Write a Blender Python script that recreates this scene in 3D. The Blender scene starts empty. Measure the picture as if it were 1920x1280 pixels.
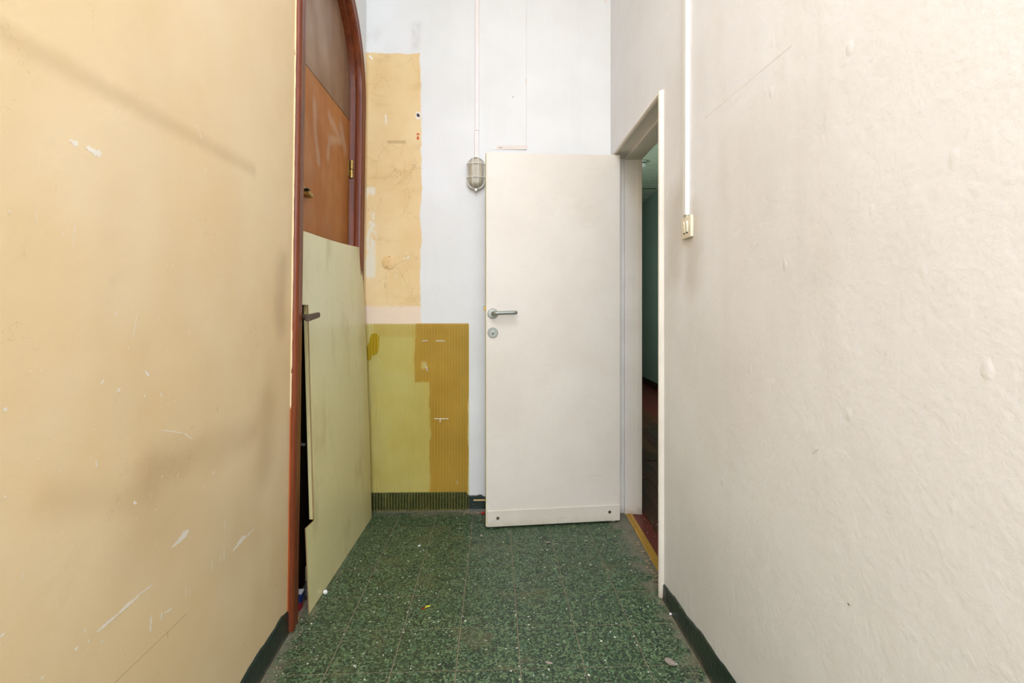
import bpy, bmesh, math, random
from mathutils import Vector, Matrix
random.seed(7)
S = bpy.context.scene
COL = S.collection

# ------------------------------------------------------------------ camera, world, lights, exposure
FPX = 895.0; CH = 1.12; HOR = 588.0
cd = bpy.data.cameras.new('camera'); cam = bpy.data.objects.new('camera', cd); COL.objects.link(cam)
cam.location = (0, 0, CH); cam.rotation_euler = (math.pi/2, 0, 0)
cd.sensor_width = 36; cd.lens = 36*FPX/1920; cd.shift_y = -(640-HOR)/1920; cd.clip_start = .02
S.camera = cam
w = bpy.data.worlds.new('overcast_sky'); S.world = w; w.use_nodes = True
w.node_tree.nodes['Background'].inputs[0].default_value = (.86, .93, 1, 1)
w.node_tree.nodes['Background'].inputs[1].default_value = 1.0
def area(name, loc, rot, sx, sy, power, col):
    l = bpy.data.lights.new(name, 'AREA'); l.shape = 'RECTANGLE'; l.size = sx; l.size_y = sy
    l.energy = power; l.color = col
    o = bpy.data.objects.new(name, l); o.location = loc; o.rotation_euler = rot; COL.objects.link(o); return o
area('daylight_through_skylight', (-.08, -.50, 3.85), (0, 0, 0), 1.25, 2.7, 72, (.73, .82, 1))
area('daylight_through_rear_window', (-.05, -2.35, 2.2), (math.pi/2, 0, 0), 1.2, 2.0, 62, (.73, .812, .985))
area('next_room_fill', (.76, 5.2, 1.7), (0, -math.pi/2, 0), 1.2, 1.2, 15, (.88, .96, .9))  # added fill for the next room's wall, no window stands behind it
S.view_settings.view_transform = 'Standard'; S.view_settings.look = 'None'
S.view_settings.gamma = 1; S.view_settings.use_curve_mapping = False
S.view_settings.exposure = 0.6
S.cycles.use_adaptive_sampling = True; S.cycles.adaptive_threshold = .05; S.cycles.adaptive_min_samples = 16; S.cycles.use_denoising = True
S.cycles.max_bounces = 7; S.cycles.diffuse_bounces = 4; S.cycles.transparent_max_bounces = 8

# ------------------------------------------------------------------ coordinates of the three walls
def Xl(s, h): return -.79 - .07*(s-1.68) + .0133*h
def LW(s, h, d): return (Xl(s, h)+d, s, h)                 # left wall: s along, h up, d into the corridor
def Xr(s): return .565 - .038*(s-2.73)
def RW(s, h, d): return (Xr(s)-d, s, h)                    # right wall
def BW(x, h, d): return (x, 2.722+.025*x-d, h)             # back wall
def WORLD(x, y, z): return (x, y, z)
def lw(px, py, d=0.):                                      # photo measurement -> (s,h) on the left wall
    a = (px-960)/FPX; b = (HOR-py)/FPX
    s = (-.79+.1176+.0149+d)/(a+.07-.0133*b); return s, CH+b*s
def rw(px, py, d=0.):
    a = (px-960)/FPX; b = (HOR-py)/FPX
    s = (.565+.038*2.73-d)/(a+.038); return s, CH+b*s
def bw(px, py, d=0.):
    a = (px-960)/FPX; b = (HOR-py)/FPX
    s = (2.722-d)/(1-.025*a); return a*s, CH+b*s
def fl(px, py):
    s = FPX*CH/(py-HOR); return (px-960)/FPX*s, s

# ------------------------------------------------------------------ colours and node helper
def lin(c): return tuple(((v/255)/12.92 if v/255 <= .04045 else ((v/255+.055)/1.055)**2.4) for v in c)
def C4(c): return lin(c)+(1,)
CHIPS = [(132,263,146,271,.0065),(161,276,172,281,.005),(170,281,189,290,.0085),(366,232,374,246,.0016),(374,246,378,262,.0016),
         (257,590,249,636,.001),(141,418,136,460,.0008),(66,396,70,418,.0008),(195,711,189,721,.0022),(218,735,226,728,.003),
         (272,695,280,705,.0035),(300,735,304,745,.002),(300,806,345,812,.0012),(345,812,361,823,.0018),(220,583,216,592,.0016),
         (321,1026,340,1012,.0028),(326,1022,354,995,.008),(338,1008,352,997,.009),(436,1032,450,1018,.0045),(444,1020,460,1006,.0085),(460,1008,477,990,.0028),
         (420,1024,420,1052,.0022),(414,1040,413,1056,.0016),(398,1048,398,1070,.0018),(182,1184,222,1150,.0034),(222,1150,262,1114,.0042),
         (262,1114,286,1095,.0022),(283,1152,282,1184,.0030),(303,1146,302,1162,.0026),(308,1150,322,1140,.0022),(348,1098,348,1118,.0018),(356,1100,355,1114,.0012),
         (421,975,421,995,.0018),(465,1143,474,1133,.0016),(0,1192,8,1188,.003),(140,1218,147,1213,.003),(166,1200,168,1202,.004),(76,1272,82,1268,.003),
         (190,1204,193,1202,.0035),(250,940,256,944,.004),(158,1180,160,1184,.003),(534,745,536,760,.0012),(398,890,404,882,.0016),(8,770,12,764,.004)]
class Mat:
    def __init__(s, name, rough=.6, spec=.5, metal=0.):
        s.m = bpy.data.materials.new(name); s.m.use_nodes = True; s.t = s.m.node_tree
        s.P = s.t.nodes['Principled BSDF']; s.out = s.t.nodes['Material Output']
        s.P.inputs['Roughness'].default_value = rough; s.P.inputs['Metallic'].default_value = metal
        s.P.inputs['Specular IOR Level'].default_value = spec
        s._pos = None; s._obj = None
    def n(s, t, **kw):
        nd = s.t.nodes.new(t)
        for k, v in kw.items(): setattr(nd, k, v)
        return nd
    def put(s, sock, v):
        if v is None: return
        if isinstance(v, bpy.types.NodeSocket): s.t.links.new(v, sock)
        elif isinstance(v, (tuple, list)) and len(v) == 3 and sock.type == 'RGBA': sock.default_value = C4(v)
        else: sock.default_value = v
    @property
    def pos(s):
        if not s._pos: s._pos = s.n('ShaderNodeNewGeometry').outputs['Position']
        return s._pos
    @property
    def obj(s):
        if not s._obj: s._obj = s.n('ShaderNodeTexCoord').outputs['Object']
        return s._obj
    def math(s, op, a, b=None, c=None, clamp=False):
        nd = s.n('ShaderNodeMath', operation=op, use_clamp=clamp)
        s.put(nd.inputs[0], a); s.put(nd.inputs[1], b); s.put(nd.inputs[2], c); return nd.outputs[0]
    def add(s, a, b): return s.math('ADD', a, b)
    def mul(s, a, b): return s.math('MULTIPLY', a, b)
    def mx(s, a, b): return s.math('MAXIMUM', a, b)
    def inv(s, a): return s.math('SUBTRACT', 1., a)
    def vm(s, op, a, b=None, scale=None):
        nd = s.n('ShaderNodeVectorMath', operation=op); s.put(nd.inputs[0], a)
        if b is not None: s.put(nd.inputs[1], b)
        if scale is not None: s.put(nd.inputs['Scale'], scale)
        return nd.outputs['Value'] if op in ('DOT_PRODUCT', 'LENGTH') else nd.outputs[0]
    def comb(s, x, y, z=0.):
        nd = s.n('ShaderNodeCombineXYZ'); s.put(nd.inputs[0], x); s.put(nd.inputs[1], y); s.put(nd.inputs[2], z); return nd.outputs[0]
    def sep(s, v):
        nd = s.n('ShaderNodeSeparateXYZ'); s.put(nd.inputs[0], v); return nd.outputs
    def noise(s, scale, detail=3., rough=.5, vec=None, dist=0., col=False):
        nd = s.n('ShaderNodeTexNoise'); s.put(nd.inputs['Vector'], vec or s.pos)
        s.put(nd.inputs['Scale'], scale); s.put(nd.inputs['Detail'], min(detail, 3.))
        s.put(nd.inputs['Roughness'], rough); s.put(nd.inputs['Distortion'], dist)
        return nd.outputs['Color' if col else 'Fac']
    def vor(s, scale, feature='F1', vec=None, rand=1.):
        nd = s.n('ShaderNodeTexVoronoi', feature=feature); s.put(nd.inputs['Vector'], vec or s.pos)
        s.put(nd.inputs['Scale'], scale); s.put(nd.inputs['Randomness'], rand); return nd.outputs
    def stretch(s, x, y, z, vec=None):
        return s.vm('MULTIPLY', vec or s.pos, (x, y, z))
    def ss(s, x, a, b):                       # smooth 0..1 as x goes a..b
        nd = s.n('ShaderNodeMapRange', interpolation_type='SMOOTHSTEP'); s.put(nd.inputs[0], x)
        nd.inputs[1].default_value = min(a, b); nd.inputs[2].default_value = max(a, b)
        nd.inputs[3].default_value = 0. if a < b else 1.; nd.inputs[4].default_value = 1. if a < b else 0.
        return nd.outputs[0]
    def box(s, u, v, u0, u1, v0, v1, so):
        r = None
        for x, a, b in ((u, u0-so, u0+so), (u, u1+so, u1-so), (v, v0-so, v0+so), (v, v1+so, v1-so)):
            m = s.ss(x, a, b); r = m if r is None else s.mul(r, m)
        return r
    def seg(s, p, a, b, w, so=.3):
        a = (a[0], a[1], 0.); ba = (b[0]-a[0], b[1]-a[1], 0.); q = ba[0]**2+ba[1]**2+1e-9
        pa = s.vm('SUBTRACT', p, a)
        t = s.math('ADD', s.vm('DOT_PRODUCT', pa, (ba[0]/q, ba[1]/q, 0.)), 0., clamp=True)
        d = s.vm('LENGTH', s.vm('SUBTRACT', pa, s.vm('SCALE', ba, scale=t)))
        return s.ss(d, w*(1+so), w*(1-so))
    def mix(s, f, a, b):
        nd = s.n('ShaderNodeMix', data_type='RGBA'); s.put(nd.inputs[0], f); s.put(nd.inputs[6], a); s.put(nd.inputs[7], b)
        return nd.outputs[2]
    def ramp(s, f, stops, const=False):
        nd = s.n('ShaderNodeValToRGB'); s.put(nd.inputs[0], f); e = nd.color_ramp.elements
        nd.color_ramp.interpolation = 'CONSTANT' if const else 'LINEAR'
        while len(e) < len(stops): e.new(.5)
        for k, (p, c) in enumerate(stops): e[k].position = p; e[k].color = C4(c)
        return nd.outputs[0]
    def base(s, c): s.put(s.P.inputs['Base Color'], c); return s
    def rough(s, v): s.put(s.P.inputs['Roughness'], v); return s
    def bump(s, h, dist=.001, strength=1.):
        nd = s.n('ShaderNodeBump'); nd.inputs['Strength'].default_value = strength
        nd.inputs['Distance'].default_value = dist; s.put(nd.inputs['Height'], h)
        s.t.links.new(nd.outputs[0], s.P.inputs['Normal']); return s

def simple(name, col, rough=.5, metal=0., var=.12, scale=40, bump=0.):
    m = Mat(name, rough, .5, metal)
    n = m.noise(scale, 4, .6, m.obj)
    dark = tuple(v*(1-var) for v in col); light = tuple(min(255, v*(1+var*.6)) for v in col)
    m.base(m.mix(n, dark, light))
    if bump: m.bump(n, bump)
    return m.m

# --- plaster wall, white, right
def mat_white_right():
    m = Mat('white_wall_paint_right', .42, .35)
    x, y, z = m.sep(m.pos)
    n1 = m.noise(2.2, 4, .6); n2 = m.noise(1., 5, .6, m.stretch(1, 9, 1.2))
    c = m.mix(m.ss(n1, .35, .7), (234, 233, 233), (227, 225, 223))
    c = m.mix(m.mul(m.ss(n2, .5, .75), .12), c, (206, 196, 180))
    p = m.comb(y, z)
    wob = m.noise(7, 3, .6, col=True)
    pw = m.vm('ADD', p, m.vm('SCALE', m.vm('SUBTRACT', wob, (.5, .5, .5)), scale=.1))
    pw = m.vm('MULTIPLY', pw, (1, 1, 0))
    # hand grime round the switch and along the door trim
    a = rw(1268, 380); b = rw(1262, 500); g = m.seg(pw, a, b, .07, .95)
    a = rw(1298, 420); b = rw(1296, 520); g = m.mx(g, m.seg(pw, a, b, .06, .95))
    a = rw(1380, 300); b = rw(1400, 760); g2 = m.seg(pw, a, b, .09, .95)
    c = m.mix(m.mul(g, .42), c, (176, 160, 130)); c = m.mix(m.mul(g2, .12), c, (216, 198, 184))
    # old roller edge, a diagonal scratch and chips
    sc = m.seg(p, rw(1425, 135), rw(1484, 86), .0022, .6)
    sc = m.mx(sc, m.seg(p, rw(1322, 222), rw(1425, 135), .0012, .6))
    c = m.mix(m.mul(sc, .35), c, (190, 175, 160))
    dk = m.seg(p, rw(1590, 1131), rw(1592, 1134), .0016, .3)
    for q in ((1294, 1142, 1296, 1160), (1338, 1200, 1340, 1222), (1357, 1218, 1360, 1232), (1290, 1110, 1292, 1150), (1524, 850, 1534, 842)):
        dk = m.mx(dk, m.mul(m.seg(p, rw(q[0], q[1]), rw(q[2], q[3]), .0014, .6), .35))
    sp = m.vor(16, vec=m.stretch(1, 1, .8)); few = m.ss(m.sep(sp['Color'])[0], .86, .9)
    dk = m.mx(dk, m.mul(m.mul(m.ss(sp['Distance'], .035, .018), few), .35))
    c = m.mix(dk, c, (110, 95, 80))
    m.base(c)
    h = m.add(m.mul(m.noise(9, 6, .62), 1.), m.mul(m.noise(90, 3, .6), .25))
    lump = m.vor(20, 'F1', m.stretch(1, 1, .6)); lm = m.mul(m.ss(lump['Distance'], .22, .05), m.ss(m.sep(lump['Color'])[1], .8, .9))
    m.bump(m.add(h, m.mul(lm, .35)), .0022)
    return m.m

def mat_left():
    m = Mat('ochre_wall_paint_left', .5, .35)
    x, y, z = m.sep(m.pos)
    p = m.comb(y, z)
    wob = m.noise(30, 3, .6, col=True)
    wv = m.vm('SUBTRACT', wob, (.5, .5, .5))
    pw = m.vm('MULTIPLY', m.vm('ADD', p, m.vm('SCALE', wv, scale=.012)), (1, 1, 0))
    big = m.vm('SUBTRACT', m.noise(4, 3, .6, col=True), (.5, .5, .5))
    pb = m.vm('MULTIPLY', m.vm('ADD', p, m.vm('SCALE', big, scale=.12)), (1, 1, 0))
    c = m.mix(m.ss(m.noise(2.5, 5, .6), .3, .7), (235, 210, 168), (231, 202, 154))
    c = m.mix(m.mul(m.ss(m.noise(1.4, 5, .65, m.stretch(1, 1, .35)), .5, .72), .3), c, (196, 160, 106))
    # one soft darker line, then dirt bands
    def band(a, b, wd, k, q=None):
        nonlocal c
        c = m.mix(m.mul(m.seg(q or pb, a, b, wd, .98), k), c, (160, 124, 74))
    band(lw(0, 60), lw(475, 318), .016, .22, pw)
    band(lw(470, 805), lw(290, 880), .04, .22)
    band(lw(440, 1000), lw(330, 960), .12, .12)
    band(lw(270, 1020), lw(300, 900), .08, .14)
    band(lw(530, 500), lw(528, 600), .045, .34)
    band(lw(280, 940), lw(90, 930), .03, .14)
    band(lw(500, 760), lw(495, 860), .06, .25)
    #engraved straight crack and hairlines
    ln = m.seg(p, lw(215, 1280), lw(350, 1150), .0011, .5)
    hair = m.mul(m.ss(m.vor(3.5, 'DISTANCE_TO_EDGE', m.vm('ADD', m.pos, m.vm('SCALE', wv, scale=.12)))['Distance'], .004, .0015), m.ss(m.noise(2.7, 2), .55, .62))
    c = m.mix(m.mul(m.mx(ln, m.mul(hair, .5)), .4), c, (150, 115, 70))
    # chips that show the white plaster
    zone = m.ss(m.add(z, m.mul(m.noise(3, 2), .9)), 1.9, 1.3)
    # grey scuffs
    gs = m.vor(26, 'F1', m.stretch(1, 1.6, .35)); gk = m.mul(m.ss(gs['Distance'], .09, .04), m.ss(m.sep(gs['Color'])[2], .9, .93))
    c = m.mix(m.mul(m.mul(gk, zone), .45), c, (135, 110, 80))
    # cream strip next to the wood casing
    c = m.mix(m.mul(m.ss(y, 1.60, 1.655), .25), c, (240, 214, 165))
    # wall past the arch and above it is repainted white
    m.base(m.mix(m.mul(m.ss(y, 2.0, 2.05), m.ss(z, 2.42, 2.46)), c, (228, 228, 226)))
    h = m.add(m.mul(m.noise(14, 5, .6), .8), m.mul(m.noise(120, 3, .6), .15))
    m.bump(h, .0012)
    return m.m

def mat_back():
    m = Mat('back_wall_paint', .5, .35)
    x, y, z = m.sep(m.pos)
    nz = m.noise(9, 4, .65, col=True); wv = m.vm('SUBTRACT', nz, (.5, .5, .5))
    nf = m.vm('SUBTRACT', m.noise(45, 3, .7, col=True), (.5, .5, .5))
    ww = m.vm('ADD', m.vm('SCALE', wv, scale=.03), m.vm('SCALE', nf, scale=.008))
    u = m.add(x, m.sep(ww)[0]); v = m.add(z, m.sep(ww)[2])
    slow = m.mul(m.math('SUBTRACT', m.noise(6, 2, .5, m.stretch(.1, 1, 1)), .5), .05); uw = m.add(u, slow)
    X = lambda p: bw(p, 0)[0]; H = lambda p: bw(760, p)[1]
    c = m.mix(m.ss(m.noise(2, 5, .6), .3, .7), (229, 228, 223), (222, 220, 213))
    streak = m.noise(1., 5, .6, m.stretch(14, 1, 1.1))
    c = m.mix(m.mul(m.ss(streak, .5, .75), .12), c, (205, 203, 198))
    # grey smears on the old white above the patch
    gm = m.box(u, v, X(772), X(788), H(95), H(40), .02)
    gm = m.mx(gm, m.mul(m.box(u, v, X(686), X(712), H(80), H(55), .03), .6))
    c = m.mix(m.mul(gm, m.mul(m.ss(m.noise(14, 4, .7), .3, .65), .3)), c, (170, 158, 145))
    # ochre patch
    yel = m.mix(m.ss(m.noise(3, 5, .6), .3, .7), (230, 202, 149), (222, 188, 130))
    dirt = m.ss(m.noise(4, 4, .7, m.stretch(1, 1, 2)), .55, .75)
    yel = m.mix(m.mul(dirt, .35), yel, (196, 152, 92))
    cv = m.vor(7.5, 'DISTANCE_TO_EDGE', m.vm('ADD', m.stretch(1.3, 1, .8), m.vm('SCALE', wv, scale=.12)))['Distance']
    crk = m.mul(m.ss(cv, .010, .003), m.ss(m.noise(3.1, 2), .42, .56))
    yel = m.mix(m.mul(crk, .4), yel, (160, 128, 80))
    # filler and primer smears on the patch
    sm = m.mul(m.box(u, v, X(676), X(704), H(520), H(352), .012), m.ss(m.noise(11, 3, .6, m.stretch(1.6, 1, .45), 1.), .45, .52))
    sm = m.mx(sm, m.mul(m.box(u, v, X(700), X(775), H(560), H(470), .03), m.mul(m.ss(m.noise(13, 4, .7), .6, .66), .7)))
    yel = m.mix(sm, yel, (226, 214, 186))
    yel = m.mix(m.ss(v, H(571), H(577)), yel, (230, 206, 178))
    c = m.mix(m.box(m.add(u, m.mul(slow, .5)), v, X(600), X(789), H(612), H(100), .003), c, yel)
    # what shows through the ribbed sheet: pale paint and an ochre area
    low = m.mix(m.ss(m.noise(4, 4, .6), .35, .7), (218, 207, 174), (211, 199, 160))
    och = m.mix(m.ss(m.noise(4, 4, .6), .3, .7), (200, 160, 88), (186, 148, 76))
    om = m.mx(m.box(uw, v, X(777), X(890), H(717), H(600), .005), m.box(uw, v, X(805), X(900), H(925), H(700), .005))
    om = m.mx(om, m.mul(m.box(u, v, X(700), X(790), H(632), H(606), .01), .4))
    low = m.mix(om, low, och)
    low = m.mix(m.mul(m.box(u, v, X(790), X(800), H(692), H(678), .006), .5), low, (235, 230, 215))
    c = m.mix(m.box(m.add(x, m.mul(m.ss(v, H(730), H(760)), m.mul(m.math('SUBTRACT', .75, m.mul(m.noise(9, 3, .6), 1)), .02))), z, X(560), X(879), H(935), H(606), .002), c, low)
    # rust stains, plug hole, orange marks
    p = m.vm('MULTIPLY', m.comb(x, z), (1, 1, 0))
    pf = m.vm('ADD', p, m.comb(m.mul(m.sep(nf)[0], .006), m.mul(m.sep(nf)[2], .006)))
    B = lambda a, b: bw(a, b)
    c = m.mix(m.seg(pf, B(723, 216), B(724, 230), .003, .3), c, (240, 236, 228))
    c = m.mix(m.mul(m.seg(pf, B(728, 266), B(758, 266), .008, .9), .5), c, (160, 125, 75))
    c = m.mix(m.seg(pf, B(784, 214), B(784, 219), .014, .4), c, (232, 224, 210))
    c = m.mix(m.seg(pf, B(783.5, 215), B(784.5, 217), .008, .3), c, (52, 34, 28))
    c = m.mix(m.seg(p, B(783, 251.5), B(784.5, 251.5), .006, .3), c, (205, 90, 40))
    c = m.mix(m.seg(p, B(783.6, 257.5), B(783.6, 260), .0065, .3), c, (205, 85, 35))
    c = m.mix(m.seg(pf, B(693, 105), B(698, 110), .004, .4), c, (240, 238, 232))
    # bare plaster over the door and near the right corner
    e = m.mx(m.seg(pf, B(934, 277), B(986, 276), .010, .5), m.seg(pf, B(986, 148), B(986, 160), .004, .5))
    e = m.mx(e, m.seg(pf, B(1134, 0), B(1136, 4), .006, .5))
    c = m.mix(m.mul(e, .75), c, (226, 208, 192))
    dk = m.mx(m.seg(p, B(961.5, 183), B(962.5, 182), .0025, .3), m.seg(pf, B(936, 277), B(941, 277), .002, .5))
    c = m.mix(m.mul(dk, .7), c, (90, 80, 72))
    m.base(c)
    h = m.add(m.mul(m.noise(12, 5, .6), .8), m.mul(m.noise(110, 3, .6), .15))
    m.bump(m.add(h, m.mul(crk, -.12)), .0012)
    return m.m

def mat_dark_skirting():
    m = Mat('dark_green_skirting_paint', .35, .5)
    c = m.mix(m.ss(m.noise(9, 4, .6), .35, .7), (26, 42, 34), (42, 52, 42))
    sc = m.vor(60, 'F1', m.stretch(1, .5, 1.6)); k = m.mul(m.ss(sc['Distance'], .16, .09), m.ss(m.sep(sc['Color'])[0], .92, .95))
    x, y, z = m.sep(m.pos)
    c = m.mix(m.mul(m.ss(m.add(z, m.mul(m.noise(30, 3), .03)), .03, .012), .45), c, (120, 106, 88))
    c = m.mix(m.mul(k, .6), c, (190, 180, 160))
    m.base(c); m.bump(m.noise(60, 4), .002); return m.m

def mat_terrazzo():
    m = Mat('green_terrazzo', .45, .4)
    r = m.n('ShaderNodeObjectInfo').outputs['Random']
    off = m.comb(m.mul(r, 37.), m.mul(r, 91.), 0.)
    v = m.vm('ADD', m.vm('MULTIPLY', m.obj, (1, 1, 0)), off)
    wv = m.vm('SCALE', m.vm('SUBTRACT', m.noise(220, 2, .5, v, col=True), (.5, .5, .5)), scale=.004)
    v2 = m.vm('ADD', v, wv)
    a = m.vor(165, 'F1', v2); ae = m.vor(165, 'DISTANCE_TO_EDGE', v2)
    b = m.vor(85, 'F1', v2)
    matrix = m.mix(m.ss(m.noise(30, 3, .6, v), .35, .65), (74, 94, 58), (60, 82, 52))
    chips = m.ramp(m.sep(a['Color'])[0], [(0, (14, 26, 22)), (.36, (44, 70, 50)), (.5, (70, 92, 60)), (.68, (104, 126, 88)), (.86, (50, 44, 36)), (.92, (108, 128, 98)), (.99, (190, 198, 176))], True)
    c = m.mix(m.ss(ae['Distance'], .04, .10), matrix, chips)
    bm = m.mul(m.ss(b['Distance'], .42, .34), m.ss(m.sep(b['Color'])[0], .74, .76))
    bc = m.ramp(m.sep(b['Color'])[1], [(0, (28, 42, 34)), (.45, (60, 92, 68)), (.7, (88, 116, 88)), (.9, (46, 36, 30)), (.974, (204, 204, 186))], True)
    c = m.mix(bm, c, bc)
    x, y, z = m.sep(m.pos)
    # dirt and plaster dust: along the walls and in loose patches
    k = m.add(y, m.mul(x, -.0))
    xl = m.math('SUBTRACT', m.add(x, .79), m.mul(m.math('SUBTRACT', y, 1.68), -.07))
    xr = m.math('SUBTRACT', m.math('SUBTRACT', .565, m.mul(m.math('SUBTRACT', y, 2.73), .038)), x)
    ed = m.math('MINIMUM', m.math('MINIMUM', xl, xr), m.math('SUBTRACT', 2.70, y))
    nn = m.noise(14, 5, .7)
    d1 = m.mul(m.ss(ed, .13, .0), m.ss(m.add(nn, m.mul(ed, -2.)), .3, .58))
    d2 = m.mul(m.ss(m.noise(4.1, 6, .75), .54, .68), .42)
    d3 = m.mul(m.ss(xl, .75, .2), .12)
    c = m.mix(m.mul(d1, .7), c, (126, 116, 98)); c = m.mix(d2, c, (96, 92, 62)); c = m.mix(d3, c, (84, 82, 50))
    m.base(c); m.rough(m.ss(m.noise(20, 4), -.4, 1.6)); m.bump(m.noise(120, 4, .6), .0006)
    return m.m

def mat_wood(name, c1, c2, c3, grain=(40, 40, 2.), rough=.35, paint=False):
    m = Mat(name, rough, .25)
    g = m.noise(1., 6, .65, m.stretch(*grain), .6)
    c = m.mix(m.ss(g, .3, .7), c1, c2)
    c = m.mix(m.mul(m.ss(m.noise(5, 4, .6, m.stretch(1, 1, .6)), .55, .75), .6), c, c3)
    if paint:
        x, y, z = m.sep(m.pos)
        # wall paint lapped over the outer side of the casing, chipped
        nz = m.noise(1., 4, .7, m.stretch(40, 40, 9))
        dw = m.math('SUBTRACT', m.add(m.add(x, .79), m.mul(m.math('SUBTRACT', y, 1.68), .07)), m.mul(z, .0133))
        front = m.ss(y, 1.72, 1.71); side = m.mul(front, m.ss(m.add(dw, m.mul(nz, .006)), .0085, .0075))
        up = m.ss(m.add(z, m.mul(m.noise(3, 2), .05)), .80, .82)
        lo = m.mul(m.ss(m.noise(1., 4, .7, m.stretch(30, 30, 5)), .5, .52), m.ss(z, .80, .78))
        pm = m.mul(side, m.mul(up, m.ss(nz, .34, .38)))
        c = m.mix(m.mul(m.mul(front, m.ss(m.add(dw, m.mul(nz, .006)), .0085, .006)), m.ss(z, .82, .8)), c, (168, 84, 40))
        c = m.mix(pm, c, (226, 205, 160))
        s2 = m.vor(50, 'F1', m.stretch(1, 1, .5)); k = m.mul(m.ss(s2['Distance'], .07, .04), m.ss(m.sep(s2['Color'])[0], .9, .93))
        c = m.mix(m.mul(k, .7), c, (215, 195, 175))
    m.base(c); m.bump(g, .0008); return m.m

def mat_door_panel(name, c1, c2, haze):
    m = Mat(name, .32, .5)
    g = m.noise(1., 6, .6, m.stretch(9, 9, 1.6), .8)
    c = m.mix(m.ss(g, .3, .7), c1, c2)
    x, y, z = m.sep(m.pos)
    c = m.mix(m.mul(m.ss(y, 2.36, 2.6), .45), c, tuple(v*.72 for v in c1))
    w_ = m.vm('SUBTRACT', m.noise(9, 3, .6, col=True), (.5, .5, .5))
    p = m.vm('MULTIPLY', m.vm('ADD', m.comb(y, z), m.vm('SCALE', w_, scale=.05)), (1, 1, 0))
    d = -.045; sm = None
    for a, b, q, r, wd in haze:
        s_ = m.seg(p, lw(a, b, d), lw(q, r, d), wd, .8); sm = s_ if sm is None else m.mx(sm, s_)
    if sm is not None: c = m.mix(m.mul(sm, .38), c, (196, 172, 150))
    v = m.vor(24, 'F1', m.stretch(1, 1, .5)); k = m.mul(m.ss(v['Distance'], .05, .03), m.ss(m.sep(v['Color'])[0], .9, .93))
    c = m.mix(m.mul(k, .6), c, (205, 190, 170))
    m.base(c); m.rough(m.ss(m.noise(6, 3), -.6, 1.5)); m.bump(g, .0006); return m.m

def mat_board():
    m = Mat('pale_green_laminate', .38, .5)
    x, y, z = m.sep(m.pos)
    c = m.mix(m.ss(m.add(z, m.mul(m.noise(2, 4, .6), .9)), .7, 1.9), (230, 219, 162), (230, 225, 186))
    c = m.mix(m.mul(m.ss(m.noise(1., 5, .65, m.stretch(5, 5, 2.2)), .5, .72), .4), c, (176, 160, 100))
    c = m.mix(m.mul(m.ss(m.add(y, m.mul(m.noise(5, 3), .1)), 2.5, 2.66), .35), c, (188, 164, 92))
    v = m.vor(22, 'F1', m.stretch(1, 1, 1)); k = m.mul(m.ss(v['Distance'], .05, .03), m.ss(m.sep(v['Color'])[0], .88, .91))
    c = m.mix(m.mul(k, .7), c, (110, 84, 56))
    f = m.noise(1., 3, .6, m.stretch(160, 160, 30)); c = m.mix(m.mul(m.ss(f, .4, .8), .14), c, (170, 160, 110))
    m.base(c); m.bump(m.noise(5, 3), .004); return m.m

def mat_white_gloss(name, c1, c2, grime=None):
    m = Mat(name, .4, .4)
    c = m.mix(m.ss(m.noise(3, 4, .6), .3, .7), c1, c2)
    v = m.vor(14, 'F1', m.stretch(1, 1, .8)); k = m.mul(m.ss(v['Distance'], .035, .02), m.ss(m.sep(v['Color'])[0], .85, .88))
    c = m.mix(m.mul(k, .45), c, (120, 110, 95))
    s_ = m.noise(1., 4, .6, m.stretch(6, 6, 50)); c = m.mix(m.mul(m.ss(s_, .66, .74), .12), c, (150, 140, 124))
    if grime:
        x, y, z = m.sep(m.pos)
        c = m.mix(m.mul(m.ss(m.add(z, m.mul(m.noise(25, 4, .7), .06)), .08, .02), grime), c, (150, 128, 92))
    m.base(c); m.bump(m.noise(18, 4), .002); return m.m

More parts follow.
